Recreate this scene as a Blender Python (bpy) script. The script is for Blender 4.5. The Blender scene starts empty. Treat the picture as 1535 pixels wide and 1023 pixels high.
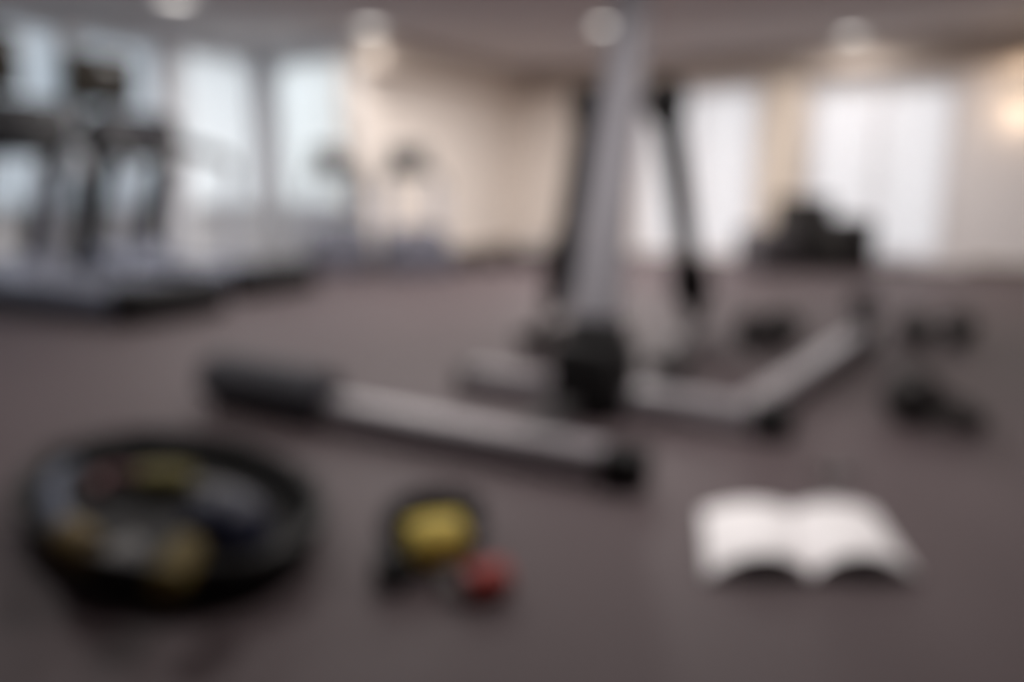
import bpy, bmesh, math, random
from mathutils import Vector, Matrix, Euler
random.seed(7)
S = bpy.context.scene
COL = S.collection
PI = math.pi

# ------------------------------------------------------------------ camera
CAM_H = 0.85
F_PX = 1194.0
PITCH = math.atan((511.5 - 280.0) / F_PX)
cam_data = bpy.data.cameras.new('camera')
cam_data.sensor_width = 36.0
cam_data.lens = 36.0 * F_PX / 1535.0
cam_data.clip_start = 0.02
cam_data.clip_end = 200.0
cam_data.dof.use_dof = True              # the photograph is thrown wholly out of focus: focused right before the lens
cam_data.dof.focus_distance = 0.10
cam_data.dof.aperture_fstop = 5.4
cam_data.dof.aperture_blades = 0
cam = bpy.data.objects.new('camera', cam_data)
COL.objects.link(cam)
cam.location = (0, 0, CAM_H)
cam.rotation_euler = (PI / 2 - PITCH, 0, 0)
S.camera = cam

# ------------------------------------------------------------------ world, exposure
S.view_settings.view_transform = 'Standard'
S.view_settings.look = 'None'
S.view_settings.gamma = 1.0
S.view_settings.use_curve_mapping = False
S.view_settings.exposure = 0.3
w = bpy.data.worlds.new('overcast_sky')
S.world = w
w.use_nodes = True
nt = w.node_tree
bg = nt.nodes['Background']
bg.inputs[0].default_value = (0.90, 0.95, 1.0, 1)
bg.inputs[1].default_value = 3.0
S.cycles.use_denoising = True
S.cycles.max_bounces = 8
S.cycles.diffuse_bounces = 5
S.cycles.transparent_max_bounces = 8
S.cycles.sample_clamp_indirect = 6.0
S.cycles.caustics_reflective = False
S.cycles.caustics_refractive = False

# room axes: u runs along the back wall, v along the window wall
RA = math.radians(-31.0)
UV = Vector((math.cos(RA), math.sin(RA), 0))
VV = Vector((-math.sin(RA), math.cos(RA), 0))
CEIL = 2.35
def R(u, v, z=0.0):
    return UV * u + VV * v + Vector((0, 0, z))

# place, power and beam angle of each ceiling light: four in the picture, four added overhead to brighten the room
CEILING_LAMPS = [(-1.36, 8.05, 13.0, 180), (0.88, 7.95, 102.0, 180), (3.42, 8.45, 15.0, 180), (-2.72, 6.85, 30.0, 180),
                 (4.2, 6.2, 19.0, 180), (-0.6, 5.4, 42.0, 180), (0.68, 2.35, 15.0, 112), (-2.0, 2.9, 21.0, 180)]

# ------------------------------------------------------------------ materials
def mat(name, col, rough=0.6, metal=0.0, var=0.08, scale=40.0, bump=0.0, spec=0.5, coat=0.0, stretch=None):
    m = bpy.data.materials.new(name)
    m.use_nodes = True
    t = m.node_tree
    b = t.nodes['Principled BSDF']
    b.inputs['Roughness'].default_value = rough
    b.inputs['Metallic'].default_value = metal
    b.inputs['Specular IOR Level'].default_value = spec
    b.inputs['Coat Weight'].default_value = coat
    tc = t.nodes.new('ShaderNodeTexCoord')
    mp = t.nodes.new('ShaderNodeMapping')
    if stretch: mp.inputs['Scale'].default_value = stretch
    n = t.nodes.new('ShaderNodeTexNoise')
    n.inputs['Scale'].default_value = scale
    n.inputs['Detail'].default_value = 4.0
    t.links.new(tc.outputs['Object'], mp.inputs['Vector'])
    t.links.new(mp.outputs['Vector'], n.inputs['Vector'])
    r = t.nodes.new('ShaderNodeValToRGB')
    c = Vector(col)
    lo = c * (1 - var); hi = c * (1 + var)
    r.color_ramp.elements[0].position = 0.3
    r.color_ramp.elements[1].position = 0.7
    r.color_ramp.elements[0].color = (*lo, 1)
    r.color_ramp.elements[1].color = (*[min(1, x) for x in hi], 1)
    t.links.new(n.outputs['Fac'], r.inputs['Fac'])
    t.links.new(r.outputs['Color'], b.inputs['Base Color'])
    if bump:
        bp = t.nodes.new('ShaderNodeBump')
        bp.inputs['Strength'].default_value = bump
        bp.inputs['Distance'].default_value = 0.004
        t.links.new(n.outputs['Fac'], bp.inputs['Height'])
        t.links.new(bp.outputs['Normal'], b.inputs['Normal'])
    return m

def emit(name, col, strength):
    m = bpy.data.materials.new(name)
    m.use_nodes = True
    t = m.node_tree
    t.nodes.clear()
    e = t.nodes.new('ShaderNodeEmission')
    e.inputs[0].default_value = (*col, 1)
    e.inputs[1].default_value = strength
    o = t.nodes.new('ShaderNodeOutputMaterial')
    t.links.new(e.outputs[0], o.inputs[0])
    return m

def glass_mat():
    m = bpy.data.materials.new('window_glass')
    m.use_nodes = True
    t = m.node_tree
    t.nodes.clear()
    a = t.nodes.new('ShaderNodeBsdfTransparent'); a.inputs[0].default_value = (0.93, 0.96, 0.97, 1)
    g = t.nodes.new('ShaderNodeBsdfGlossy'); g.inputs['Roughness'].default_value = 0.02
    f = t.nodes.new('ShaderNodeFresnel'); f.inputs['IOR'].default_value = 1.25
    x = t.nodes.new('ShaderNodeMixShader')
    o = t.nodes.new('ShaderNodeOutputMaterial')
    t.links.new(f.outputs[0], x.inputs[0]); t.links.new(a.outputs[0], x.inputs[1]); t.links.new(g.outputs[0], x.inputs[2])
    t.links.new(x.outputs[0], o.inputs[0])
    return m

def blind_mat(name, col, through=0.75):
    m = bpy.data.materials.new(name)
    m.use_nodes = True
    t = m.node_tree
    t.nodes.clear()
    tc = t.nodes.new('ShaderNodeTexCoord')
    wv = t.nodes.new('ShaderNodeTexNoise'); wv.inputs['Scale'].default_value = 180
    r = t.nodes.new('ShaderNodeValToRGB')
    r.color_ramp.elements[0].color = (*[c * 0.95 for c in col], 1)
    r.color_ramp.elements[1].color = (*col, 1)
    t.links.new(tc.outputs['Object'], wv.inputs['Vector']); t.links.new(wv.outputs['Fac'], r.inputs['Fac'])
    d = t.nodes.new('ShaderNodeBsdfDiffuse'); tr = t.nodes.new('ShaderNodeBsdfTranslucent')
    t.links.new(r.outputs[0], d.inputs[0]); t.links.new(r.outputs[0], tr.inputs[0])
    x = t.nodes.new('ShaderNodeMixShader'); x.inputs[0].default_value = through
    o = t.nodes.new('ShaderNodeOutputMaterial')
    t.links.new(d.outputs[0], x.inputs[1]); t.links.new(tr.outputs[0], x.inputs[2]); t.links.new(x.outputs[0], o.inputs[0])
    return m

M = {}
M['floor'] = mat('brown_rubber_floor', (0.083, 0.062, 0.066), 0.62, var=0.2, scale=60, bump=0.2, spec=0.28)
M['ceiling'] = mat('ceiling_plaster', (0.60, 0.56, 0.55), 0.85, var=0.03, scale=9)
M['beige'] = mat('beige_wall_paint', (0.82, 0.745, 0.68), 0.75, var=0.03, scale=6, bump=0.05)
M['white_wall'] = mat('white_wall_paint', (0.89, 0.85, 0.84), 0.75, var=0.02, scale=6, bump=0.05)
M['grey_wall'] = mat('grey_wall_paint', (0.70, 0.71, 0.74), 0.75, var=0.03, scale=6, bump=0.05)
M['soffit'] = mat('taupe_soffit_paint', (0.58, 0.505, 0.44), 0.75, var=0.03, scale=6)
M['tan'] = mat('tan_column_paint', (0.66, 0.57, 0.48), 0.7, var=0.03, scale=6)
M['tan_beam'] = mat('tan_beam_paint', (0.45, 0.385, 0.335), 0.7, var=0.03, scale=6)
M['frame'] = mat('window_frame_enamel', (0.66, 0.67, 0.68), 0.4, var=0.03)
M['skirting'] = mat('brown_skirting_wood', (0.16, 0.11, 0.075), 0.5, var=0.2, scale=20, stretch=(1, 1, 8))
M['paving'] = mat('pale_paving_outside', (0.55, 0.54, 0.52), 0.9, var=0.1, scale=3)
M['glass'] = glass_mat()
M['white_blind'] = blind_mat('white_blind_fabric', (0.90, 0.86, 0.855))
M['bright_blind'] = blind_mat('thin_white_blind_fabric', (0.96, 0.96, 0.96), 0.85)
M['cool_blind'] = blind_mat('pale_blind_fabric', (0.93, 0.92, 0.92))
M['grey_blind'] = blind_mat('blue_grey_blind_fabric', (0.74, 0.755, 0.78))
M['silver'] = mat('silver_painted_steel', (0.35, 0.33, 0.35), 0.38, 0.25, var=0.05, scale=30, bump=0.03)
M['dark_steel'] = mat('dark_grey_steel', (0.085, 0.08, 0.082), 0.5, 0.2, var=0.08)
M['mast'] = mat('silver_mast_enamel', (0.36, 0.35, 0.385), 0.42, 0.2, var=0.05, scale=30, bump=0.03)
M['black'] = mat('black_plastic', (0.009, 0.0085, 0.009), 0.6, var=0.2, bump=0.05, spec=0.25)
M['foam'] = mat('black_foam_rubber', (0.038, 0.038, 0.048), 0.7, var=0.3, scale=120, bump=0.3)
M['rubber'] = mat('matt_black_rubber', (0.009, 0.008, 0.008), 0.65, var=0.2, scale=80, bump=0.1, spec=0.3)
M['tub_in'] = mat('charcoal_rubber', (0.009, 0.0085, 0.009), 0.75, var=0.15, scale=80, bump=0.1, spec=0.25)
M['hood'] = mat('blue_grey_plastic', (0.24, 0.255, 0.32), 0.4, 0.2, var=0.05)
M['hood_pale'] = mat('pale_lilac_grey_plastic', (0.14, 0.14, 0.175), 0.45, 0.1, var=0.05)
M['belt'] = mat('running_belt_rubber', (0.13, 0.13, 0.15), 0.5, var=0.2, scale=150, bump=0.2)  # reflected window light put into the belt's lighter grey
M['post'] = mat('pale_blue_silver_tube', (0.60, 0.63, 0.72), 0.4, 0.5, var=0.04)
M['screen'] = mat('dark_screen_glass', (0.020, 0.018, 0.014), 0.12, var=0.1)
M['screen_shell'] = mat('dark_brown_plastic', (0.035, 0.028, 0.022), 0.5, var=0.1)
M['console'] = mat('console_charcoal_plastic', (0.011, 0.0105, 0.013), 0.6, var=0.1, spec=0.2)
M['console_grey'] = mat('console_grey_plastic', (0.10, 0.096, 0.096), 0.5, var=0.1)
M['yellow'] = mat('yellow_foam_grip', (0.68, 0.52, 0.09), 0.65, var=0.12, scale=90, bump=0.2)
M['lime'] = mat('shaded_pale_yellow_foam_grip', (0.17, 0.145, 0.035), 0.65, var=0.12, scale=90, bump=0.2)  # low light around the tray put into this yellow
M['amber'] = mat('shaded_amber_foam_grip', (0.14, 0.092, 0.018), 0.65, var=0.12, scale=90, bump=0.2)  # base colour darkened for the dim tray corner
M['mustard'] = mat('shaded_mustard_foam_grip', (0.11, 0.075, 0.003), 0.65, var=0.12, scale=90, bump=0.2)  # yellow darkened in colour to stand for the shade at the tray
M['red'] = mat('red_foam_grip', (0.36, 0.035, 0.026), 0.6, var=0.12, scale=90, bump=0.2)
M['dark_red'] = mat('dark_red_latex', (0.09, 0.016, 0.019), 0.5, var=0.1)
M['navy'] = mat('navy_vinyl', (0.002, 0.005, 0.030), 0.5, var=0.1, bump=0.1)
M['slate'] = mat('slate_blue_latex', (0.05, 0.062, 0.10), 0.5, var=0.1)
M['webbing'] = mat('grey_webbing', (0.14, 0.135, 0.135), 0.85, var=0.2, scale=250, bump=0.4)
M['paper'] = mat('white_paper', (0.80, 0.775, 0.785), 0.7, var=0.015, scale=4)
M['cover'] = mat('dark_cover_board', (0.05, 0.048, 0.05), 0.6, var=0.1)
M['charcoal'] = mat('charcoal_vinyl', (0.075, 0.068, 0.075), 0.6, var=0.1, bump=0.1)
M['black_vinyl'] = mat('black_vinyl', (0.009, 0.0075, 0.007), 0.6, var=0.15, bump=0.1)
M['bench_top'] = mat('dark_brown_vinyl', (0.055, 0.045, 0.042), 0.6, var=0.15, bump=0.1)
M['iron'] = mat('black_cast_iron', (0.018, 0.015, 0.015), 0.55, 0.2, var=0.2, bump=0.2)
M['chrome'] = mat('brushed_chrome', (0.40, 0.39, 0.39), 0.35, 0.9, var=0.04)
M['lamp'] = emit('lamp_diffuser_glow', (1.0, 0.95, 0.9), 2.2)
M['warm_lamp'] = emit('warm_shade_glow', (1.0, 0.80, 0.64), 0.45)

# ------------------------------------------------------------------ mesh helpers
def new():
    return bmesh.new()

def rbox(bm, size, loc=(0, 0, 0), rot=None, bev=0.0, seg=2):
    mtx = Matrix.Translation(Vector(loc))
    if rot is not None:
        mtx = mtx @ (rot.to_matrix().to_4x4() if isinstance(rot, Euler) else rot.to_4x4())
    mtx = mtx @ Matrix.Diagonal((size[0], size[1], size[2], 1))
    r = bmesh.ops.create_cube(bm, size=1.0, matrix=mtx)
    vs = r['verts']
    if bev:
        es = list({e for v in vs for e in v.link_edges})
        bmesh.ops.bevel(bm, geom=es, offset=bev, segments=seg, affect='EDGES', profile=0.5)

def frame_of(d):
    d = d.normalized()
    a = Vector((0, 0, 1)) if abs(d.z) < 0.95 else Vector((1, 0, 0))
    x = d.cross(a).normalized()
    return x, x.cross(d).normalized()

def sweep(bm, pts, rad, seg=12, closed=False, flat=1.0, cap=True):
    """round (or flattened) tube through points; rad a number or one per point"""
    pts = [Vector(p) for p in pts]
    n = len(pts)
    rs = rad if isinstance(rad, (list, tuple)) else [rad] * n
    rings = []
    x = None
    for i, p in enumerate(pts):
        if closed: d = pts[(i + 1) % n] - pts[i - 1]
        else: d = pts[min(i + 1, n - 1)] - pts[max(i - 1, 0)]
        d.normalize()
        if x is None: x, y = frame_of(d)
        else:
            x = (x - d * x.dot(d)).normalized(); y = x.cross(d).normalized()
        rings.append([bm.verts.new(p + (x * math.cos(2 * PI * k / seg) + y * math.sin(2 * PI * k / seg) * flat) * rs[i]) for k in range(seg)])
    m = n if closed else n - 1
    for i in range(m):
        a, b = rings[i], rings[(i + 1) % n]
        for k in range(seg):
            bm.faces.new((a[k], a[(k + 1) % seg], b[(k + 1) % seg], b[k]))
    if cap and not closed:
        bm.faces.new(rings[0][::-1]); bm.faces.new(rings[-1])

def lathe(bm, prof, seg=48, mtx=None, closed=False):
    mtx = mtx or Matrix.Identity(4)
    rings = []
    for (r, z) in prof:
        if r < 1e-6: rings.append([bm.verts.new(mtx @ Vector((0, 0, z)))])
        else: rings.append([bm.verts.new(mtx @ Vector((r * math.cos(2 * PI * k / seg), r * math.sin(2 * PI * k / seg), z))) for k in range(seg)])
    prs = list(zip(rings, rings[1:]))
    if closed: prs.append((rings[-1], rings[0]))
    for a, b in prs:
        for k in range(seg):
            q = [a[k % len(a)], a[(k + 1) % len(a)], b[(k + 1) % len(b)], b[k % len(b)]]
            u = []
            for v in q:
                if v not in u: u.append(v)
            if len(u) > 2: bm.faces.new(u)

def prism(bm, poly, axis_vec, depth):
    """extrude a closed 3-D polygon along axis_vec by depth"""
    d = Vector(axis_vec) * depth
    a = [bm.verts.new(Vector(p)) for p in poly]
    b = [bm.verts.new(Vector(p) + d) for p in poly]
    n = len(poly)
    bm.faces.new(a[::-1]); bm.faces.new(b)
    for i in range(n):
        bm.faces.new((a[i], a[(i + 1) % n], b[(i + 1) % n], b[i]))

def obj(name, bm, m, parent=None, smooth=True, kind=None, label=None):
    me = bpy.data.meshes.new(name)
    bmesh.ops.recalc_face_normals(bm, faces=bm.faces)
    bm.to_mesh(me); bm.free()
    me.materials.append(m)
    if smooth:
        for p in me.polygons: p.use_smooth = True
        me.set_sharp_from_angle(angle=math.radians(38))
    o = bpy.data.objects.new(name, me)
    COL.objects.link(o)
    if parent: o.parent = parent
    if kind: o['kind'] = kind
    if label: o['label'] = label
    return o

def thing(name, label, cat, loc=(0, 0, 0), rz=0.0, group=None):
    o = bpy.data.objects.new(name, None)
    COL.objects.link(o)
    o.empty_display_size = 0.1
    o.location = loc; o.rotation_euler = (0, 0, rz)
    o['label'] = label; o['category'] = cat
    if group: o['group'] = group
    return o

def copy_thing(src, loc, rz, label):
    r = src.copy(); COL.objects.link(r)
    r.location = loc; r.rotation_euler = (0, 0, rz); r['label'] = label
    for ch in list(src.children):
        c = ch.copy(); COL.objects.link(c); c.parent = r
        for g in list(ch.children):
            d = g.copy(); COL.objects.link(d); d.parent = c
    return r

ROT = Matrix.Rotation(RA, 3, 'Z')
def room_box(bm, u0, u1, v0, v1, z0, z1, bev=0.0):
    rbox(bm, (abs(u1 - u0), abs(v1 - v0), z1 - z0), R((u0 + u1) / 2, (v0 + v1) / 2, (z0 + z1) / 2), ROT, bev)

# floor point under a pixel of the 1535 x 1023 frame, for laying things out on the real floor plan
def at(px, py, z=0.0):
    X = (px - 767.5) / F_PX; Y = -(py - 511.5) / F_PX
    d = Vector((X, math.cos(PITCH) + Y * math.sin(PITCH), -math.sin(PITCH) + Y * math.cos(PITCH)))
    t = (z - CAM_H) / d.z
    return Vector((d.x * t, d.y * t, z))

# ================================================================== the room
UW, UB, UR = -7.25, -5.85, 2.6          # window wall, beige wall, right wall
VF, VA, VB = -3.2, 6.55, 9.8            # wall behind the camera, alcove end, back wall
TH = 0.22
bm = new(); room_box(bm, UB - TH, UR + TH, VF - TH, VB + TH, -0.12, 0.0); room_box(bm, UW - TH, UB - TH, VF - TH, VA + TH, -0.12, 0.0)
obj('floor', bm, M['floor'], smooth=False, kind='structure')
bm = new(); room_box(bm, UB - TH, UR + TH, VF - TH, VB + TH, CEIL, CEIL + 0.15); room_box(bm, UW - TH, UB - TH, VF - TH, VA + TH, CEIL, CEIL + 0.15)
obj('ceiling', bm, M['ceiling'], smooth=False, kind='structure')
bm = new(); room_box(bm, -40, 40, -40, 60, -0.34, -0.14)
obj('ground', bm, M['paving'], smooth=False, kind='structure')

def wall_with_openings(name, axis, pos, a0, a1, openings, m, outward):
    """axis 'u': the wall stands at u=pos and runs along v from a0 to a1; 'v' the other way. openings: (b0,b1,z0,z1)"""
    bm = new()
    p0, p1 = sorted((pos, pos + outward * TH))
    def bx(b0, b1, z0, z1):
        if b1 - b0 < 1e-4 or z1 - z0 < 1e-4: return
        if axis == 'u': room_box(bm, p0, p1, b0, b1, z0, z1)
        else: room_box(bm, b0, b1, p0, p1, z0, z1)
    c = a0
    for (b0, b1, z0, z1) in sorted(openings):
        bx(c, b0, 0, CEIL); bx(b0, b1, 0, z0); bx(b0, b1, z1, CEIL); c = b1
    bx(c, a1, 0, CEIL)
    return obj(name, bm, m, smooth=False, kind='structure')

WIN = {'left': [(5.56, 6.46, 0.62, 2.26), (4.46, 5.30, 0.62, 2.26), (3.05, 4.34, 0.62, 2.26), (1.50, 2.85, 0.62, 2.26), (-0.6, 0.8, 0.62, 2.26)],
       'alcove': [(-7.02, -5.91, 0.62, 2.22)],
       'back': [(-3.98, -2.50, 0.06, 2.02), (-1.93, -0.46, 0.06, 1.94)]}
wall_with_openings('wall_left', 'u', UW, VF, VA + TH, WIN['left'], M['grey_wall'], -1)
wall_with_openings('wall_alcove', 'v', VA, UW, UB, WIN['alcove'], M['grey_wall'], 1)
bm = new(); room_box(bm, UB - TH, UB, VA, VB, 0, CEIL)
obj('wall_middle', bm, M['beige'], smooth=False, kind='structure')
wall_with_openings('wall_back', 'v', VB, UB - TH, UR + TH, WIN['back'], M['white_wall'], 1)
bm = new(); room_box(bm, UR, UR + TH, VF, VB, 0, CEIL); obj('wall_right', bm, M['white_wall'], smooth=False, kind='structure')
bm = new(); room_box(bm, UW, UR, VF - TH, VF, 0, CEIL); obj('wall_front', bm, M['beige'], smooth=False, kind='structure')
bm = new(); room_box(bm, UB, -4.04, VB - 0.03, VB, 0.10, CEIL); obj('wall_back_panel', bm, M['beige'], smooth=False, kind='structure')

SD = 0.34; SZ = 2.06
bm = new(); room_box(bm, UB, UB + SD, VA, VB, SZ, CEIL); obj('beam_middle', bm, M['soffit'], smooth=False, kind='structure')
bm = new(); room_box(bm, UB + SD, UR, VB - 0.26, VB, SZ + 0.02, CEIL); obj('beam_back', bm, M['tan_beam'], smooth=False, kind='structure')
bm = new(); room_box(bm, -2.42, -1.99, VB - 0.14, VB, 0, SZ + 0.02); obj('column', bm, M['tan'], smooth=False, kind='structure')
bm = new(); room_box(bm, UB, UB + 0.02, VA, VB, 0, 0.09); obj('baseboard_middle', bm, M['skirting'], smooth=False, kind='structure')
bm = new(); room_box(bm, -0.2, UR, VB - 0.02, VB, 0, 0.05); obj('baseboard_back', bm, M['skirting'], smooth=False, kind='structure')

def window(n, axis, pos, o, outward, blind, drop, inset=0.06, sill=True):
    b0, b1, z0, z1 = o
    def bx(bm, c0, c1, d0, d1, y0, y1, bev=0.0):   # c along the wall, d outward from its inner face
        q0, q1 = sorted((pos + outward * d0, pos + outward * d1))
        if axis == 'u': room_box(bm, q0, q1, c0, c1, y0, y1, bev)
        else: room_box(bm, c0, c1, q0, q1, y0, y1, bev)
    fw = 0.05
    bm = new()
    bx(bm, b0, b0 + fw, 0.09, 0.15, z0, z1); bx(bm, b1 - fw, b1, 0.09, 0.15, z0, z1)
    bx(bm, b0 + fw, b1 - fw, 0.09, 0.15, z0, z0 + fw); bx(bm, b0 + fw, b1 - fw, 0.09, 0.15, z1 - fw, z1)
    r = obj('window_%d' % n, bm, M['frame'], smooth=False, kind='structure')
    mid = (b0 + b1) / 2
    bm = new(); bx(bm, mid - 0.02, mid + 0.02, 0.095, 0.145, z0 + fw, z1 - fw); obj('mullion', bm, M['frame'], r, False)
    for c0, c1 in ((b0 + fw, mid - 0.02), (mid + 0.02, b1 - fw)):
        bm = new(); bx(bm, c0, c1, 0.115, 0.121, z0 + fw, z1 - fw); obj('pane', bm, M['glass'], r, False)
    bm = new(); bx(bm, b0 + 0.01, b1 - 0.01, 0.054, 0.056, z1 - drop, z1 - 0.03)
    bl = obj('roller_blind', bm, M[blind], r, False)
    bm = new(); bx(bm, b0 + 0.01, b1 - 0.01, 0.047, 0.062, z1 - drop - 0.02, z1 - drop); obj('hem_bar', bm, M['frame'], bl, False)
    bm = new(); bx(bm, b0, b1, 0.03, 0.08, z1 - 0.045, z1, 0.008); obj('blind_cassette', bm, M['frame'], r, False)
    if sill:
        bm = new(); bx(bm, b0 - 0.03, b1 + 0.03, -0.05, 0.09, z0 - 0.03, z0, 0.006); obj('window_sill', bm, M['frame'], r, False)
    return r
k = 1
for o, bl, dr in zip(WIN['left'], ('cool_blind', 'grey_blind', 'grey_blind', 'grey_blind', 'grey_blind'), (1.60, 1.60, 1.60, 1.60, 1.60)):
    window(k, 'u', UW, o, -1, bl, dr); k += 1
window(k, 'v', VA, WIN['alcove'][0], 1, 'bright_blind', 1.57); k += 1
for o in WIN['back']:
    window(k, 'v', VB, o, 1, 'white_blind', 1.94, sill=False); k += 1

# ------------------------------------------------------------------ lamps
def ceiling_lamp(x, y, power, beam, label):
    t = thing('ceiling_lamp', label, 'ceiling light', (x, y, CEIL), 0, 'round ceiling downlights')
    bm = new(); lathe(bm, [(0.115, 0.0), (0.155, 0.0), (0.155, -0.012), (0.150, -0.018), (0.125, -0.018), (0.115, -0.008)], 40, closed=True)
    obj('trim_ring', bm, M['frame'], t)
    bm = new(); lathe(bm, [(0.0, -0.010), (0.10, -0.010), (0.122, -0.006), (0.122, -0.001), (0.0, -0.001)], 40)
    obj('diffuser', bm, M['lamp'], t)
    ld = bpy.data.lights.new('downlight', 'AREA')
    ld.shape = 'DISK'; ld.size = 0.22; ld.spread = math.radians(beam); ld.energy = power; ld.color = (1.0, 0.95, 0.92)
    lo = bpy.data.objects.new('downlight', ld); COL.objects.link(lo)
    lo.parent = t; lo.location = (0, 0, -0.03)
    return t
LL = ['round white ceiling light by the corner of the beige wall', 'round white ceiling light next to the top of the silver mast',
      'round white ceiling light before the tan column and the wide bright window', 'round white ceiling light over the treadmills, cut by the picture top',
      'round white ceiling light added out of view to light the white wall', 'round white ceiling light added out of view, between treadmills and machine',
      'round white ceiling light added out of view to light the open book', 'round white ceiling light added out of view to light the roller and the tray']
for i, (x, y, e, beam) in enumerate(CEILING_LAMPS):
    ceiling_lamp(x, y, e, beam, LL[i])

p = R(0.12, VB, 1.80)
t = thing('wall_sconce', 'glowing warm half-round wall lamp high on the white wall', 'wall lamp', p, RA)
bm = new(); rbox(bm, (0.12, 0.02, 0.16), (0, -0.01, 0), None, 0.006); obj('back_plate', bm, M['chrome'], t)
bm = new()
prof = [(0.0, -0.11), (0.07, -0.10), (0.11, -0.04), (0.13, 0.05), (0.14, 0.11)]
rings = []
for r_, z_ in prof:
    rings.append([bm.verts.new((r_ * math.cos(a * PI / 16), -0.02 - r_ * math.sin(a * PI / 16), z_)) for a in range(17)])
for a, b in zip(rings, rings[1:]):
    for i in range(16):
        try: bm.faces.new((a[i], a[i + 1], b[i + 1], b[i]))
        except ValueError: pass
bmesh.ops.remove_doubles(bm, verts=bm.verts, dist=0.0005)
sh = obj('lamp_shade', bm, M['warm_lamp'], t)
md = sh.modifiers.new('thickness', 'SOLIDIFY'); md.thickness = 0.004
for dz, e in ((0.2, 1.2), (-0.2, 2.2)):
    ld = bpy.data.lights.new('sconce_bulb', 'POINT'); ld.energy = e; ld.color = (1.0, 0.74, 0.50); ld.shadow_soft_size = 0.05
    lo = bpy.data.objects.new('sconce_bulb', ld); COL.objects.link(lo); lo.parent = t; lo.location = (0, -0.2, dz)

# ================================================================== the machine in the middle
MO = Vector((0.30, 2.94, 0))
RM = math.radians(-31.5)
mach = thing('glide_trainer', 'silver and black glider exercise machine with leaning mast and floor frame', 'exercise machine', MO, RM)
MI = Matrix.Rotation(-RM, 3, 'Z')
def L(wp):                               # world point -> machine's own axes
    return MI @ (Vector(wp) - MO)
def rect_tube(p0, p1, wd, ht, bev=0.012, wd1=None, ht1=None, up=Vector((0, 0, 1))):
    bm = new()
    p0 = Vector(p0); p1 = Vector(p1)
    d = (p1 - p0); ln = d.length; d.normalize()
    s = d.cross(up).normalized(); q = s.cross(d).normalized()
    wd1 = wd1 or wd; ht1 = ht1 or ht
    vs = []
    for p_, a, b in ((p0, wd, ht), (p1, wd1, ht1)):
        vs.append([bm.verts.new(p_ + s * sx * a / 2 + q * sy * b / 2) for sx, sy in ((-1, -1), (1, -1), (1, 1), (-1, 1))])
    bm.faces.new(vs[0][::-1]); bm.faces.new(vs[1])
    for i in range(4): bm.faces.new((vs[0][i], vs[0][(i + 1) % 4], vs[1][(i + 1) % 4], vs[1][i]))
    if bev: bmesh.ops.bevel(bm, geom=list(bm.edges), offset=bev, segments=3, affect='EDGES')
    return bm
TB = 0.10
b_l, b_r = L(at(690, 590)), L(at(1166, 662))
c_l, c_r = L(at(300, 606)), L(at(940, 742))
yb = (b_l.y + b_r.y) / 2 + TB / 2; yc = (c_l.y + c_r.y) / 2 + TB / 2
zt = TB / 2 + 0.012
obj('rear_crossbar', rect_tube((b_l.x, yb, zt), (b_r.x - 0.06, yb, zt), TB, TB), M['silver'], mach)
obj('front_crossbar', rect_tube((c_l.x + 0.55, yc, zt), (c_r.x - 0.06, yc, zt), TB, TB), M['silver'], mach)
def end_cap(x, y, s):
    bm = new(); rbox(bm, (0.13, TB + 0.024, TB + 0.024), (x, y, zt), None, 0.02, 3)
    obj('end_cap', bm, M['black'], mach, label='black rubber end cap')
end_cap(b_r.x - 0.03, yb, 1); end_cap(c_r.x - 0.03, yc, 1)
bm = new(); rbox(bm, (0.06, TB + 0.012, TB + 0.012), (b_l.x - 0.01, yb, zt), None, 0.015, 3); obj('end_cap', bm, M['dark_steel'], mach)
# thick foam roller sleeved on the front crossbar
bm = new()
rx0, rx1, rr = c_l.x + 0.03, c_l.x + 0.66, 0.105
prof = [(0.0, rx0 - 0.004), (rr * 0.7, rx0), (rr * 0.94, rx0 + 0.02), (rr, rx0 + 0.06)] 
for i in range(1, 9): prof += [(rr, rx0 + 0.06 + i * 0.056 - 0.012), (rr - 0.006, rx0 + 0.06 + i * 0.056), (rr, rx0 + 0.06 + i * 0.056 + 0.012)]
prof += [(rr, rx1 - 0.06), (rr * 0.94, rx1 - 0.02), (rr * 0.7, rx1), (0.0, rx1 + 0.004)]
lathe(bm, prof, 40, Matrix.Translation((0, yc, rr)) @ Matrix.Rotation(PI / 2, 4, 'Y'))
obj('foam_roller', bm, M['foam'], mach, label='thick black foam roller')
# link bar between the crossbars
obj('link_bar', rect_tube((-0.02, yb, 0.05), (-0.02, yc + 0.04, 0.05), 0.07, 0.06, 0.008), M['dark_steel'], mach)
# housing at the mast's foot
bm = new(); rbox(bm, (0.26, 0.26, 0.29), (0.02, -0.02, 0.15), None, 0.035, 3)
rbox(bm, (0.21, 0.18, 0.10), (-0.005, 0.05, 0.31), None, 0.03, 3)
obj('base_housing', bm, M['black'], mach, label='black plastic housing around the foot of the mast')
# mast
m0 = Vector((-0.02, 0.06, 0.32)); m1 = Vector((-0.105, 0.66, 2.20))
obj('mast', rect_tube(m0, m1, 0.185, 0.15, 0.03, 0.105, 0.10, up=Vector((0, -1, 0))), M['mast'], mach, label='silver mast leaning back')
md_ = (m1 - m0).normalized()
bm = new(); rbox(bm, (0.14, 0.12, 0.05), m1 + md_ * 0.01, Matrix.Rotation(-math.atan2(md_.y, md_.z), 3, 'X'), 0.015, 3)
obj('mast_cap', bm, M['black'], mach, label='black cap on the top end of the mast')
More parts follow.
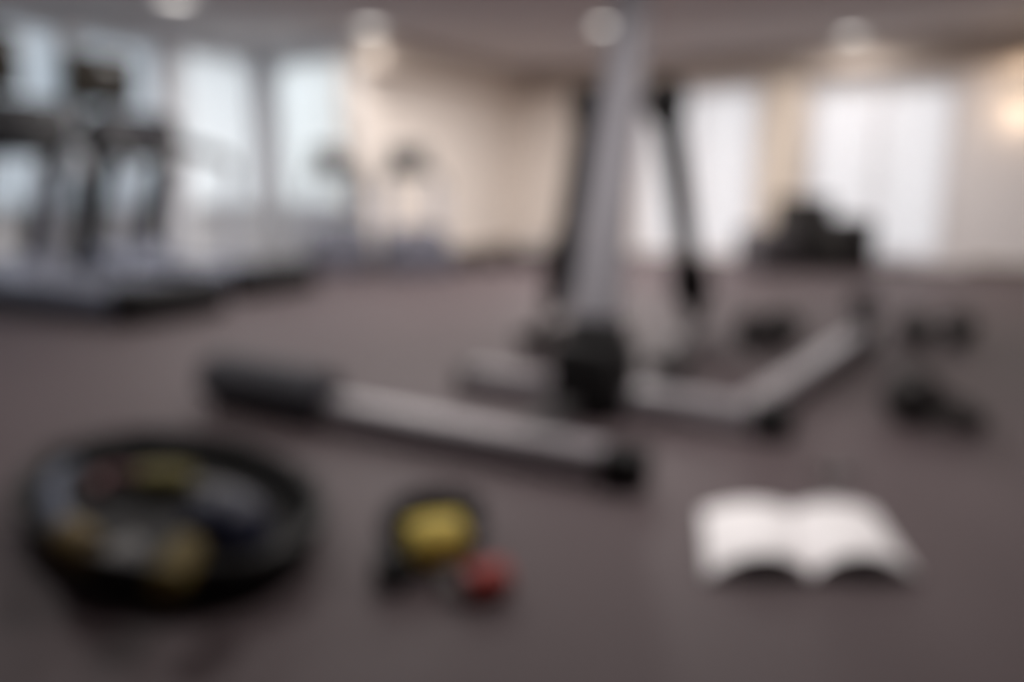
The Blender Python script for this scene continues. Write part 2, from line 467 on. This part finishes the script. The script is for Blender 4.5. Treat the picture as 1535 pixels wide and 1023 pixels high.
# axle with hubs, swing legs and foot plates
ax = m0 + md_ * ((1.17 - m0.z) / md_.z)
bm = new(); sweep(bm, [ax + Vector((-0.22, 0.02, 0)), ax + Vector((0.22, 0.02, 0))], 0.028, 20); obj('axle', bm, M['chrome'], mach)
HUBX = (-0.135, 0.185)
FEET = ((at(832, 450, 0.15), at(800, 506, 0.05)), (at(1042, 470, 0.12), at(1004, 549, 0.05)))
for s, hx in enumerate(HUBX):
    hub = ax + Vector((hx, 0.02, 0))
    bm = new(); lathe(bm, [(0.0, -0.06), (0.07, -0.06), (0.085, -0.045), (0.085, 0.045), (0.07, 0.06), (0.0, 0.06)], 28,
                      Matrix.Translation(hub) @ Matrix.Rotation(PI / 2, 4, 'Y'))
    obj('hub', bm, M['black'], mach, label='black axle hub')
    low, foot = L(FEET[s][0]), L(FEET[s][1])
    dd = low - hub
    bm = new(); sweep(bm, [hub, hub + dd * 0.25, hub + dd * 0.72], 0.060, 18)
    obj('swing_leg', bm, M['dark_steel'], mach, label='dark grey tubular swing leg')
    bm = new()
    if s == 0: sweep(bm, [hub + dd * 0.50, hub + dd * 0.60, hub + dd * 0.85, low + dd * 0.03], [0.052, 0.078, 0.090, 0.070], 20)
    else: sweep(bm, [hub + dd * 0.66, hub + dd * 0.73, hub + dd * 0.82, hub + dd * 0.9, low + dd * 0.02], [0.05, 0.105, 0.115, 0.085, 0.055], 20)
    obj('leg_shroud', bm, M['black'], mach, label='black plastic shroud on the lower leg')
    pl = foot - low; pl.z = 0
    bm = new()
    mid = (low + foot) / 2; mid.z = 0.10
    q = Matrix.Rotation(math.atan2(pl.y, pl.x), 3, 'Z')
    rbox(bm, (pl.length * 0.8, 0.05, 0.04), (low.x * 0.55 + foot.x * 0.45, low.y * 0.55 + foot.y * 0.45, 0.10), q, 0.01)
    obj('pedal_arm', bm, M['dark_steel'], mach)
    bm = new()
    rbox(bm, (0.26, 0.15, 0.03), (foot.x, foot.y, 0.055), q, 0.012)
    rbox(bm, (0.02, 0.15, 0.05), Vector((foot.x, foot.y, 0.082)) + q @ Vector((0.12, 0, 0)), q, 0.008)
    rbox(bm, (0.22, 0.018, 0.05), Vector((foot.x, foot.y, 0.082)) + q @ Vector((-0.01, 0.066, 0)), q, 0.006)
    rbox(bm, (0.08, 0.06, 0.06), (foot.x, foot.y, 0.03), q, 0.008)
    obj('foot_plate', bm, M['black'], mach, label='black rimmed foot plate')
# side rail running back from the rear crossbar
d0 = L(at(1150, 612)); d1 = L(at(1300, 522))
dx = (d0.x + d1.x) / 2 - 0.03
dA = Vector((b_r.x - 0.13, yb + 0.05, zt)); dB = Vector((d1.x - 0.02, d1.y, zt + 0.01))
obj('side_rail', rect_tube(dA, dB, TB, TB * 0.9), M['silver'], mach)
bm = new(); sweep(bm, [dB + Vector((-0.01, -0.04, 0.0)), dB + Vector((-0.01, -0.04, 0.13))], 0.03, 18)
po = obj('stub_post', bm, M['dark_steel'], mach)
bm = new(); lathe(bm, [(0.0, 0.0), (0.055, 0.0), (0.075, 0.02), (0.078, 0.06), (0.06, 0.10), (0.03, 0.115), (0.0, 0.115)], 24,
                  Matrix.Translation(dB + Vector((-0.01, -0.04, 0.12))))
obj('knob', bm, M['console'], po, label='black knob')
bm = new(); rbox(bm, (0.13, 0.08, 0.12), dB + Vector((0.0, 0.03, -0.005)), None, 0.02, 3); obj('end_cap', bm, M['black'], mach, label='black rubber end cap')

# ================================================================== treadmills by the windows
def make_treadmill(name, label, loc):
    """own axes: x forward from the rear end, y to the far side"""
    t = thing(name, label, 'treadmill', loc, RA + PI, 'treadmills facing the windows')
    LN, W = 2.35, 0.70
    bm = new()
    for y in (-W + 0.09, -0.09): rbox(bm, (LN - 0.25, 0.17, 0.17), (LN / 2 + 0.10, y, 0.125), None, 0.03, 3)
    obj('side_rail', bm, M['hood'], t)
    bm = new(); rbox(bm, (LN - 0.5, W - 0.36, 0.13), (LN / 2 - 0.05, -W / 2, 0.13), None, 0.01); obj('running_belt', bm, M['belt'], t)
    bm = new(); rbox(bm, (0.26, W + 0.03, 0.245), (0.13, -W / 2, 0.127), None, 0.05, 4); obj('rear_end_cap', bm, M['black'], t, label='black rear roller cover')
    bm = new()
    prism(bm, [(LN - 0.58, -W - 0.01, 0.05), (LN, -W - 0.01, 0.05), (LN, -W - 0.01, 0.20), (LN - 0.03, -W - 0.01, 0.31), (LN - 0.40, -W - 0.01, 0.30), (LN - 0.58, -W - 0.01, 0.21)], (0, 1, 0), W + 0.02)
    bmesh.ops.bevel(bm, geom=list(bm.edges), offset=0.025, segments=3, affect='EDGES')
    obj('motor_hood', bm, M['hood'], t)
    for y in (-W + 0.06, -0.06):
        bm = new(); sweep(bm, [(LN - 0.10, y, 0.18), (LN - 0.36, y, 0.72), (LN - 0.60, y, 1.24)], [0.13, 0.115, 0.10], 16, flat=0.5)
        obj('upright', bm, M['console'], t, label='charcoal upright')
        bm = new(); sweep(bm, [(LN - 0.56, y, 1.22), (LN - 0.80, y, 1.20), (LN - 1.2, y, 1.13), (LN - 1.42, y, 1.08), (LN - 1.47, y, 1.02), (LN - 1.45, y, 0.96)], 0.042, 14)
        h = obj('handrail', bm, M['console_grey'], t)
        bm = new(); sweep(bm, [(LN - 0.9, y, 1.185), (LN - 1.2, y, 1.13)], 0.052, 14); obj('grip', bm, M['console'], h)
        bm = new(); sweep(bm, [(LN - 1.44, y, 1.03), (LN - 1.40, y, 0.6), (LN - 1.36, y, 0.19)], 0.032, 14)
        obj('handrail_post', bm, M['post'], t, label='pale silver handrail post')
    bm = new(); rbox(bm, (0.36, W + 0.06, 0.32), (LN - 0.52, -W / 2, 1.28), Euler((0, math.radians(25), 0)), 0.035, 3)
    c = obj('console', bm, M['console'], t)
    bm = new(); rbox(bm, (0.16, 0.3, 0.008), (LN - 0.545, -W / 2, 1.445), Euler((0, math.radians(25), 0)), 0.002); obj('display', bm, M['screen'], c)
    bm = new(); sweep(bm, [(LN - 0.52, -W / 2, 1.30), (LN - 0.20, -W / 2, 1.66)], 0.03, 12); sm = obj('screen_mount', bm, M['console'], t)
    bm = new(); rbox(bm, (0.07, 0.66, 0.46), (LN - 0.14, -W / 2, 1.80), Euler((0, math.radians(-8), 0)), 0.02, 3)
    sc = obj('screen', bm, M['screen_shell'], t, label='dark flat screen raised over the console')
    bm = new(); rbox(bm, (0.006, 0.61, 0.41), (LN - 0.177, -W / 2, 1.805), Euler((0, math.radians(-8), 0)), 0.001); obj('screen_glass', bm, M['screen'], sc)
    return t
tm = make_treadmill('treadmill', 'blue-grey treadmill nearest the camera, screen cut by the picture edge', at(203, 492))
copy_thing(tm, at(378, 450), RA + PI, 'blue-grey treadmill behind the first, all of its raised dark screen in view')

# ================================================================== steppers against the beige wall
def make_stepper(name, label, loc, rz):
    K = 0.80                                  # compact model
    t = thing(name, label, 'stepper', loc, rz, 'lilac-grey steppers by the beige wall')
    bm = new()
    prism(bm, [(-0.36, -0.38, 0.0), (-0.36, -0.38, 0.30), (-0.30, -0.38, 0.46), (-0.05, -0.38, 0.50), (0.25, -0.38, 0.42), (0.62, -0.38, 0.26), (0.62, -0.38, 0.0)], (0, 1, 0), 0.76)
    bmesh.ops.bevel(bm, geom=list(bm.edges), offset=0.03, segments=3, affect='EDGES')
    obj('base_housing', bm, M['hood_pale'], t)
    for y in (-0.2, 0.2):
        bm = new(); rbox(bm, (0.36, 0.15, 0.04), (0.44, y, 0.46 if y > 0 else 0.40), Euler((0, math.radians(6), 0)), 0.012); obj('pedal', bm, M['black'], t)
    for y in (-0.30, 0.30):
        bm = new(); sweep(bm, [(-0.22, y, 0.30), (-0.26, y, 0.8), (-0.20, y, 1.12)], 0.032, 14); obj('upright', bm, M['post'], t, label='pale silver upright')
        bm = new(); sweep(bm, [(-0.20, y, 1.10), (0.0, y, 1.12), (0.35, y, 1.0), (0.50, y, 0.92)], 0.03, 14); obj('handrail', bm, M['console_grey'], t)
        bm = new(); sweep(bm, [(0.44, y, 0.94), (0.47, y, 0.6), (0.46, y, 0.14)], 0.026, 14); obj('handrail_post', bm, M['post'], t)
    bm = new(); rbox(bm, (0.12, 0.52, 0.34), (-0.18, 0, 1.24), Euler((0, math.radians(-25), 0)), 0.035, 3)
    c = obj('console', bm, M['console_grey'], t, label='dark grey console')
    bm = new(); rbox(bm, (0.006, 0.30, 0.16), (-0.118, 0, 1.265), Euler((0, math.radians(-25), 0)), 0.001); obj('display', bm, M['screen'], c)
    for o in list(t.children):
        fit = Matrix.Diagonal((K, 0.86, 0.90, 1))
        o.data.transform(fit)
        for g in o.children: g.data.transform(fit)
    return t
st = make_stepper('stepper', 'lilac-grey stepper in front of the alcove window, left of its twin', at(508, 404), math.radians(-74))
copy_thing(st, at(618, 405), math.radians(-74), 'lilac-grey stepper in front of the beige wall')

# ================================================================== low platforms along the beige wall
def platform(label, loc, ln, rz):
    t = thing('step_platform', label, 'step platform', loc, rz, 'low dark step platforms')
    bm = new(); rbox(bm, (ln, 0.36, 0.05), (0, 0, 0.155), None, 0.02, 3); obj('top', bm, M['bench_top'], t)
    bm = new(); rbox(bm, (ln - 0.04, 0.34, 0.02), (0, 0, 0.12), None, 0.006); obj('deck', bm, M['black'], t)
    for x in (-ln / 2 + 0.14, ln / 2 - 0.14):
        bm = new(); rbox(bm, (0.22, 0.34, 0.11), (x, 0, 0.055), None, 0.02, 3); obj('riser', bm, M['black'], t)
    return t
platform('low dark step platform against the beige wall, closer to the steppers', at(712, 401), 0.60, 0.15)
platform('low dark step platform against the beige wall, closer to the mast', at(806, 399), 0.66, 0.05)

# ================================================================== plyometric boxes at the back
def plyo(label, m, size, loc, rz):
    t = thing('plyo_box', label, 'plyo box', loc, rz, 'padded boxes by the column')
    sx, sy, sz = size
    bm = new(); rbox(bm, size, (0, 0, sz / 2), None, 0.03, 3); obj('body', bm, m, t)
    for sgn in (-1, 1):
        bm = new(); sweep(bm, [(-0.08, sgn * (sy / 2 + 0.004), sz * 0.62), (-0.06, sgn * (sy / 2 + 0.03), sz * 0.66), (0.06, sgn * (sy / 2 + 0.03), sz * 0.66), (0.08, sgn * (sy / 2 + 0.004), sz * 0.62)], 0.016, 8, flat=0.5)
        obj('carry_strap', bm, M['webbing'], t)
    e = 0.004
    for z in (0.03, sz - 0.03):
        bm = new()
        sweep(bm, [(-sx / 2 - e + 0.02, -sy / 2 - e, z), (sx / 2 + e - 0.02, -sy / 2 - e, z), (sx / 2 + e, sy / 2 + e - 0.02, z), (-sx / 2 - e, sy / 2 + e - 0.02, z)], 0.006, 6, closed=True)
        obj('piping', bm, M['black'], t)
    return t
plyo('low charcoal padded box in the cluster before the tan column', M['charcoal'], (0.44, 0.50, 0.44), at(1163, 412) + Vector((0, 0.3, 0)), math.radians(12))
plyo('tallest black padded box of the cluster before the tan column', M['black_vinyl'], (0.42, 0.46, 0.74), at(1217, 404) + Vector((0, 0.35, 0)), math.radians(20))
plyo('black padded box on the bright window side of the cluster', M['black_vinyl'], (0.42, 0.46, 0.54), at(1280, 411) + Vector((0, 0.3, 0)), math.radians(8))

# ================================================================== free weights on the floor
def dumbbell(label, loc, rz, ln=0.39, r=0.088):
    t = thing('dumbbell', label, 'dumbbell', loc, rz, 'black dumbbells on the floor')
    bm = new(); sweep(bm, [(-ln / 2 + 0.10, 0, r), (-0.04, 0, r), (0, 0, r), (0.04, 0, r), (ln / 2 - 0.10, 0, r)], [0.015, 0.017, 0.019, 0.017, 0.015], 16)
    obj('handle', bm, M['chrome'], t)
    for s in (-1, 1):
        bm = new()
        c = s * (ln / 2 - 0.06)
        lathe(bm, [(0.0, -0.062), (r * 0.72, -0.062), (r * 1.12, -0.045), (r * 1.15, 0.045), (r * 0.8, 0.062), (0.0, 0.062)], 6,
              Matrix.Translation((c, 0, r)) @ Matrix.Rotation(PI / 2, 4, 'Y'))
        bmesh.ops.bevel(bm, geom=list(bm.edges), offset=0.006, segments=2, affect='EDGES')
        obj('weight_head', bm, M['iron'], t, label='black hexagonal weight head')
    return t
dumbbell('black hex dumbbell lying behind the side rail, close to the machine', at(1150, 516), math.radians(38))
dumbbell('black hex dumbbell lying beyond the kettlebell, away from the machine', at(1402, 515), math.radians(12))

kp = at(1362, 634)
t = thing('kettlebell', 'black kettlebell tipped over on its side on the floor, below a dumbbell', 'kettlebell', kp, math.radians(-22))
bm = new()
lathe(bm, [(0.0, -0.092), (0.05, -0.092), (0.082, -0.066), (0.102, -0.02), (0.103, 0.015), (0.09, 0.055), (0.062, 0.088), (0.0, 0.10)], 32,
      Matrix.Translation((0, 0, 0.103)) @ Matrix.Rotation(math.radians(103), 4, 'Y'))
obj('bell', bm, M['iron'], t)
bm = new()
ha = []
for i in range(13):
    a = PI * i / 12
    ha.append(Vector((0.065 + 0.155 * math.sin(a) ** 0.7, 0.078 * math.cos(a) * (1.0 + 0.1 * math.sin(a)), 0.095 - 0.055 * math.sin(a) ** 0.7)))
sweep(bm, ha, 0.034, 14)
obj('handle', bm, M['iron'], t)

# ================================================================== rubber tub with bands in it
RIMZ = 0.095
TA, TBB, TROT = 0.575, 0.325, 2.33
TC = Vector((-0.89, 1.945, 0))
tub = thing('tray', 'shallow oval black rubber tray holding bands and a navy ball', 'tray', TC, TROT)
OV = Matrix.Diagonal((TA, TBB, 1, 1))
bm = new()
lathe(bm, [(0.0, 0.0), (0.90, 0.0), (0.94, 0.008), (0.965, RIMZ - 0.03), (0.99, RIMZ - 0.022), (1.0, RIMZ - 0.006), (0.985, RIMZ + 0.008), (0.93, RIMZ + 0.008), (0.90, RIMZ - 0.006)], 72, OV)
obj('shell', bm, M['rubber'], tub)
bm = new(); lathe(bm, [(0.905, RIMZ - 0.004), (0.88, RIMZ - 0.03), (0.82, 0.022), (0.78, 0.012), (0.0, 0.010)], 72, OV)
obj('lining', bm, M['tub_in'], tub)
for k in range(8):
    a = PI / 8 + k * PI / 4
    bm = new(); rbox(bm, (0.05, 0.07, 0.014), (TA * 0.955 * math.cos(a), TBB * 0.955 * math.sin(a), RIMZ + 0.006), Matrix.Rotation(a, 3, 'Z'), 0.005); obj('rim_lug', bm, M['rubber'], tub)

def arc_pts(c, r, a0, a1, z0, z1, n=14):
    return [Vector((c[0] + r * math.cos(a0 + (a1 - a0) * i / n), c[1] + r * math.sin(a0 + (a1 - a0) * i / n), z0 + (z1 - z0) * i / n)) for i in range(n + 1)]

def band(label, grip_c, grip_dir, grip_m, tube_pts, tube_m, web_pts, grip_len=0.12, grip_r=0.036, tube_r=0.012, group='coloured resistance bands in the tray'):
    g = Vector(grip_c)
    t = thing('resistance_band', label, 'resistance band', (g.x, g.y, 0), 0, group)
    o = Vector((g.x, g.y, 0))
    d = Vector(grip_dir).normalized()
    bm = new()
    ks = [-0.5, -0.46, -0.3, 0, 0.3, 0.46, 0.5]; rs = [0.72, 0.95, 1.0, 1.06, 1.0, 0.95, 0.72]
    sweep(bm, [g - o + d * grip_len * k_ for k_ in ks], [grip_r * q_ for q_ in rs], 20)
    obj('grip', bm, grip_m, t, label='yellow foam grip with low light in its colour')
    if tube_pts:
        bm = new(); sweep(bm, [Vector(p_) - o for p_ in tube_pts], tube_r, 12); obj('tube', bm, tube_m, t)
    if web_pts:
        bm = new(); sweep(bm, [Vector(p_) - o for p_ in web_pts], 0.026, 8, flat=0.25); obj('webbing', bm, M['webbing'], t)
    return t
Z0 = 0.0125
g1 = at(116, 814, 0.135)
band('band with slate blue tube along the tray wall and amber grip', g1, (0.75, -0.6, -0.1), M['amber'],
     [at(106, 806, 0.134), at(97, 796, 0.125), at(90, 782, 0.107), at(83, 765, 0.085), at(78, 748, 0.066), at(78, 732, 0.052), at(84, 718, 0.044), at(94, 707, 0.041), at(110, 700, 0.041)], M['slate'],
     [at(124, 822, 0.134), at(138, 824, 0.127), at(150, 827, 0.118), at(164, 828, 0.103), at(180, 826, 0.072), at(195, 821, 0.052), at(212, 812, 0.042)], 0.10, 0.040, 0.028)
g2 = at(248, 719, 0.052)
band('band of dark red tube, pale yellow grip and grey strap along the far rim', g2, (1, -0.05, 0), M['lime'],
     [at(218, 718, 0.052), at(195, 714, 0.05), at(172, 714, 0.045), at(150, 720, 0.04), at(142, 738, 0.04)], M['dark_red'],
     [at(290, 724, 0.05), at(320, 728, 0.045), at(350, 736, 0.042), at(372, 750, 0.042)], 0.15, 0.038, 0.024)
g3 = at(265, 848, 0.142)
band('band with yellow grip lying over the rim beside the navy ball', g3, (0.02, 1, 0.22), M['mustard'],
     [g3 + Vector((0, 0.05, 0.01)), g3 + Vector((-0.02, 0.09, -0.005)), g3 + Vector((-0.05, 0.13, -0.05)), g3 + Vector((-0.08, 0.17, -0.10)), g3 + Vector((-0.11, 0.23, -0.117)), g3 + Vector((-0.12, 0.30, -0.118)), g3 + Vector((-0.09, 0.35, -0.118)), g3 + Vector((-0.05, 0.34, -0.118))], M['rubber'],
     None, 0.12, 0.037, 0.010)
bp_ = at(338, 798, 0.11)
t = thing('medicine_ball', 'navy medicine ball sitting in the black tray', 'ball', (bp_.x, bp_.y, 0.0115), 0)
bm = new(); bmesh.ops.create_uvsphere(bm, u_segments=40, v_segments=24, radius=0.097, matrix=Matrix.Translation((0, 0, 0.097))); obj('shell', bm, M['navy'], t)
bm = new(); lathe(bm, [(0.095, -0.004), (0.0982, -0.003), (0.0982, 0.003), (0.095, 0.004)], 40, Matrix.Translation((0, 0, 0.0982)) @ Matrix.Rotation(1.0, 4, 'X'), closed=True); obj('seam', bm, M['rubber'], t)

# ================================================================== coiled tube with yellow, red and black ends
cc = at(648, 812, 0.02)
t = thing('exercise_tube', 'coiled black exercise tube with yellow and red grips, between tray and book', 'resistance band', (cc.x, cc.y, 0), 0)
bm = new()
pts = []
for i in range(150):
    a = -2.4 - i / 149 * 2 * PI * 3.6
    r = 0.108 + 0.010 * math.sin(a * 0.37) + 0.006 * (i / 149)
    pts.append((r * math.cos(a) * 0.98, 0.025 + r * math.sin(a), 0.015 + 0.023 * (i / 149 * 3.6)))
sweep(bm, pts, 0.0135, 10); obj('tube', bm, M['tub_in'], t)
def grip(c, d, ln, r, m, lab):
    bm = new(); c = Vector(c); d = Vector(d).normalized()
    sweep(bm, [c + d * ln * k_ for k_ in (-0.5, -0.45, -0.28, 0, 0.28, 0.45, 0.5)], [r * q_ for q_ in (0.7, 0.95, 1.0, 1.07, 1.0, 0.95, 0.7)], 22)
    return obj('grip', bm, m, t, label=lab)
o_ = Vector((cc.x, cc.y, 0))
grip(at(652, 812, 0.06) - o_, (0.9, 0.35, 0), 0.13, 0.055, M['yellow'], 'yellow foam grip')
grip(at(730, 871, 0.036) - o_, (0.85, 0.45, 0), 0.095, 0.036, M['red'], 'red foam grip')
k_ = at(590, 856, 0.032) - o_
bm = new(); lathe(bm, [(0.022, -0.030), (0.040, -0.030), (0.045, 0), (0.040, 0.030), (0.022, 0.030)], 28, Matrix.Translation(k_ + Vector((0, 0, 0.002))) @ Matrix.Rotation(0.25, 4, 'Y'), closed=True)
obj('ankle_cuff', bm, M['black'], t, label='black padded ankle cuff')
bm = new(); sweep(bm, [k_ + Vector((0.04, 0.02, -0.01)), k_ + Vector((0.05, 0.05, -0.012)), k_ + Vector((0.03, 0.08, -0.012))], 0.02, 8, flat=0.25); obj('webbing', bm, M['webbing'], t)
rr_ = at(730, 871, 0.036) - o_
bm = new(); sweep(bm, [rr_ + Vector((-0.04, -0.021, 0)), rr_ + Vector((-0.062, -0.02, -0.004)), rr_ + Vector((-0.078, 0.0, -0.008)), rr_ + Vector((-0.078, 0.03, -0.016)), rr_ + Vector((-0.085, 0.06, -0.022)), rr_ + Vector((-0.11, 0.09, -0.02))], 0.016, 8, flat=0.35); obj('webbing', bm, M['webbing'], t)

# ================================================================== open book
bl, br = at(1060, 868), at(1374, 868)
tl, tr = at(1052, 771), at(1308, 771)
bc = (bl + br + tl + tr) / 4
bw = ((br - bl).length + (tr - tl).length) / 2; bd = ((tl + tr) / 2 - (bl + br) / 2).length
t = thing('open_book', 'large open white book lying face up on the dark floor', 'book', (bc.x, bc.y, 0), 0)
def o2(p_): return Vector((p_.x - bc.x, p_.y - bc.y, 0))
bl, br, tl, tr = o2(bl), o2(br), o2(tl), o2(tr)
sb = bl.lerp(br, 0.50); stp = tl.lerp(tr, 0.52)
NU, NV = 16, 6
def hump(s): return 0.010 + 0.040 * (math.sin(PI * min(1, s * 1.02)) ** 0.75) * (1.0 - 0.25 * s)
def page_block(e0, e1, s0, s1, z_add, th, name, m, lab=None):
    bm = new()
    top, bot = [], []
    for j in range(NV + 1):
        rt, rbm = [], []
        for i in range(NU + 1):
            s = i / NU
            a = s0.lerp(e0, s); b = s1.lerp(e1, s)
            q = a.lerp(b, j / NV)
            z = 0.008 + (hump(s) - 0.008) * (1.45 - 0.75 * j / NV) + z_add
            rt.append(bm.verts.new((q.x, q.y, z))); rbm.append(bm.verts.new((q.x, q.y, max(0.002, z - th))))
        top.append(rt); bot.append(rbm)
    for j in range(NV):
        for i in range(NU):
            bm.faces.new((top[j][i], top[j][i + 1], top[j + 1][i + 1], top[j + 1][i]))
            bm.faces.new((bot[j][i], bot[j + 1][i], bot[j + 1][i + 1], bot[j][i + 1]))
    for j in range(NV):
        for i in (0, NU): bm.faces.new((top[j][i], bot[j][i], bot[j + 1][i], top[j + 1][i]))
    for i in range(NU):
        for j in (0, NV): bm.faces.new((top[j][i], top[j][i + 1], bot[j][i + 1], bot[j][i]))
    return obj(name, bm, m, t, label=lab)
page_block(bl, tl, sb, stp, 0.0, 0.012, 'page_block', M['paper'])
page_block(br, tr, sb, stp, 0.0, 0.012, 'page_block', M['paper'])
bm = new()
cover = [(bl + Vector((-0.006, -0.004, 0))), br + Vector((0.006, -0.004, 0)), tr + Vector((0.006, 0.006, 0)), tl + Vector((-0.006, 0.006, 0))]
prism(bm, [Vector((p_.x, p_.y, 0.0)) for p_ in cover], (0, 0, 1), 0.0022)
obj('cover', bm, M['cover'], t, label='dark cover board')

pp = at(1250, 713)
t = thing('phone', 'small dark phone lying on the floor just behind the open book', 'phone', pp, math.radians(20))
bm = new(); rbox(bm, (0.14, 0.07, 0.009), (0, 0, 0.0045), None, 0.004, 3); obj('body', bm, M['console'], t)
bm = new(); rbox(bm, (0.128, 0.062, 0.001), (0, 0, 0.0092), None, 0.0003); obj('screen', bm, M['screen'], t)
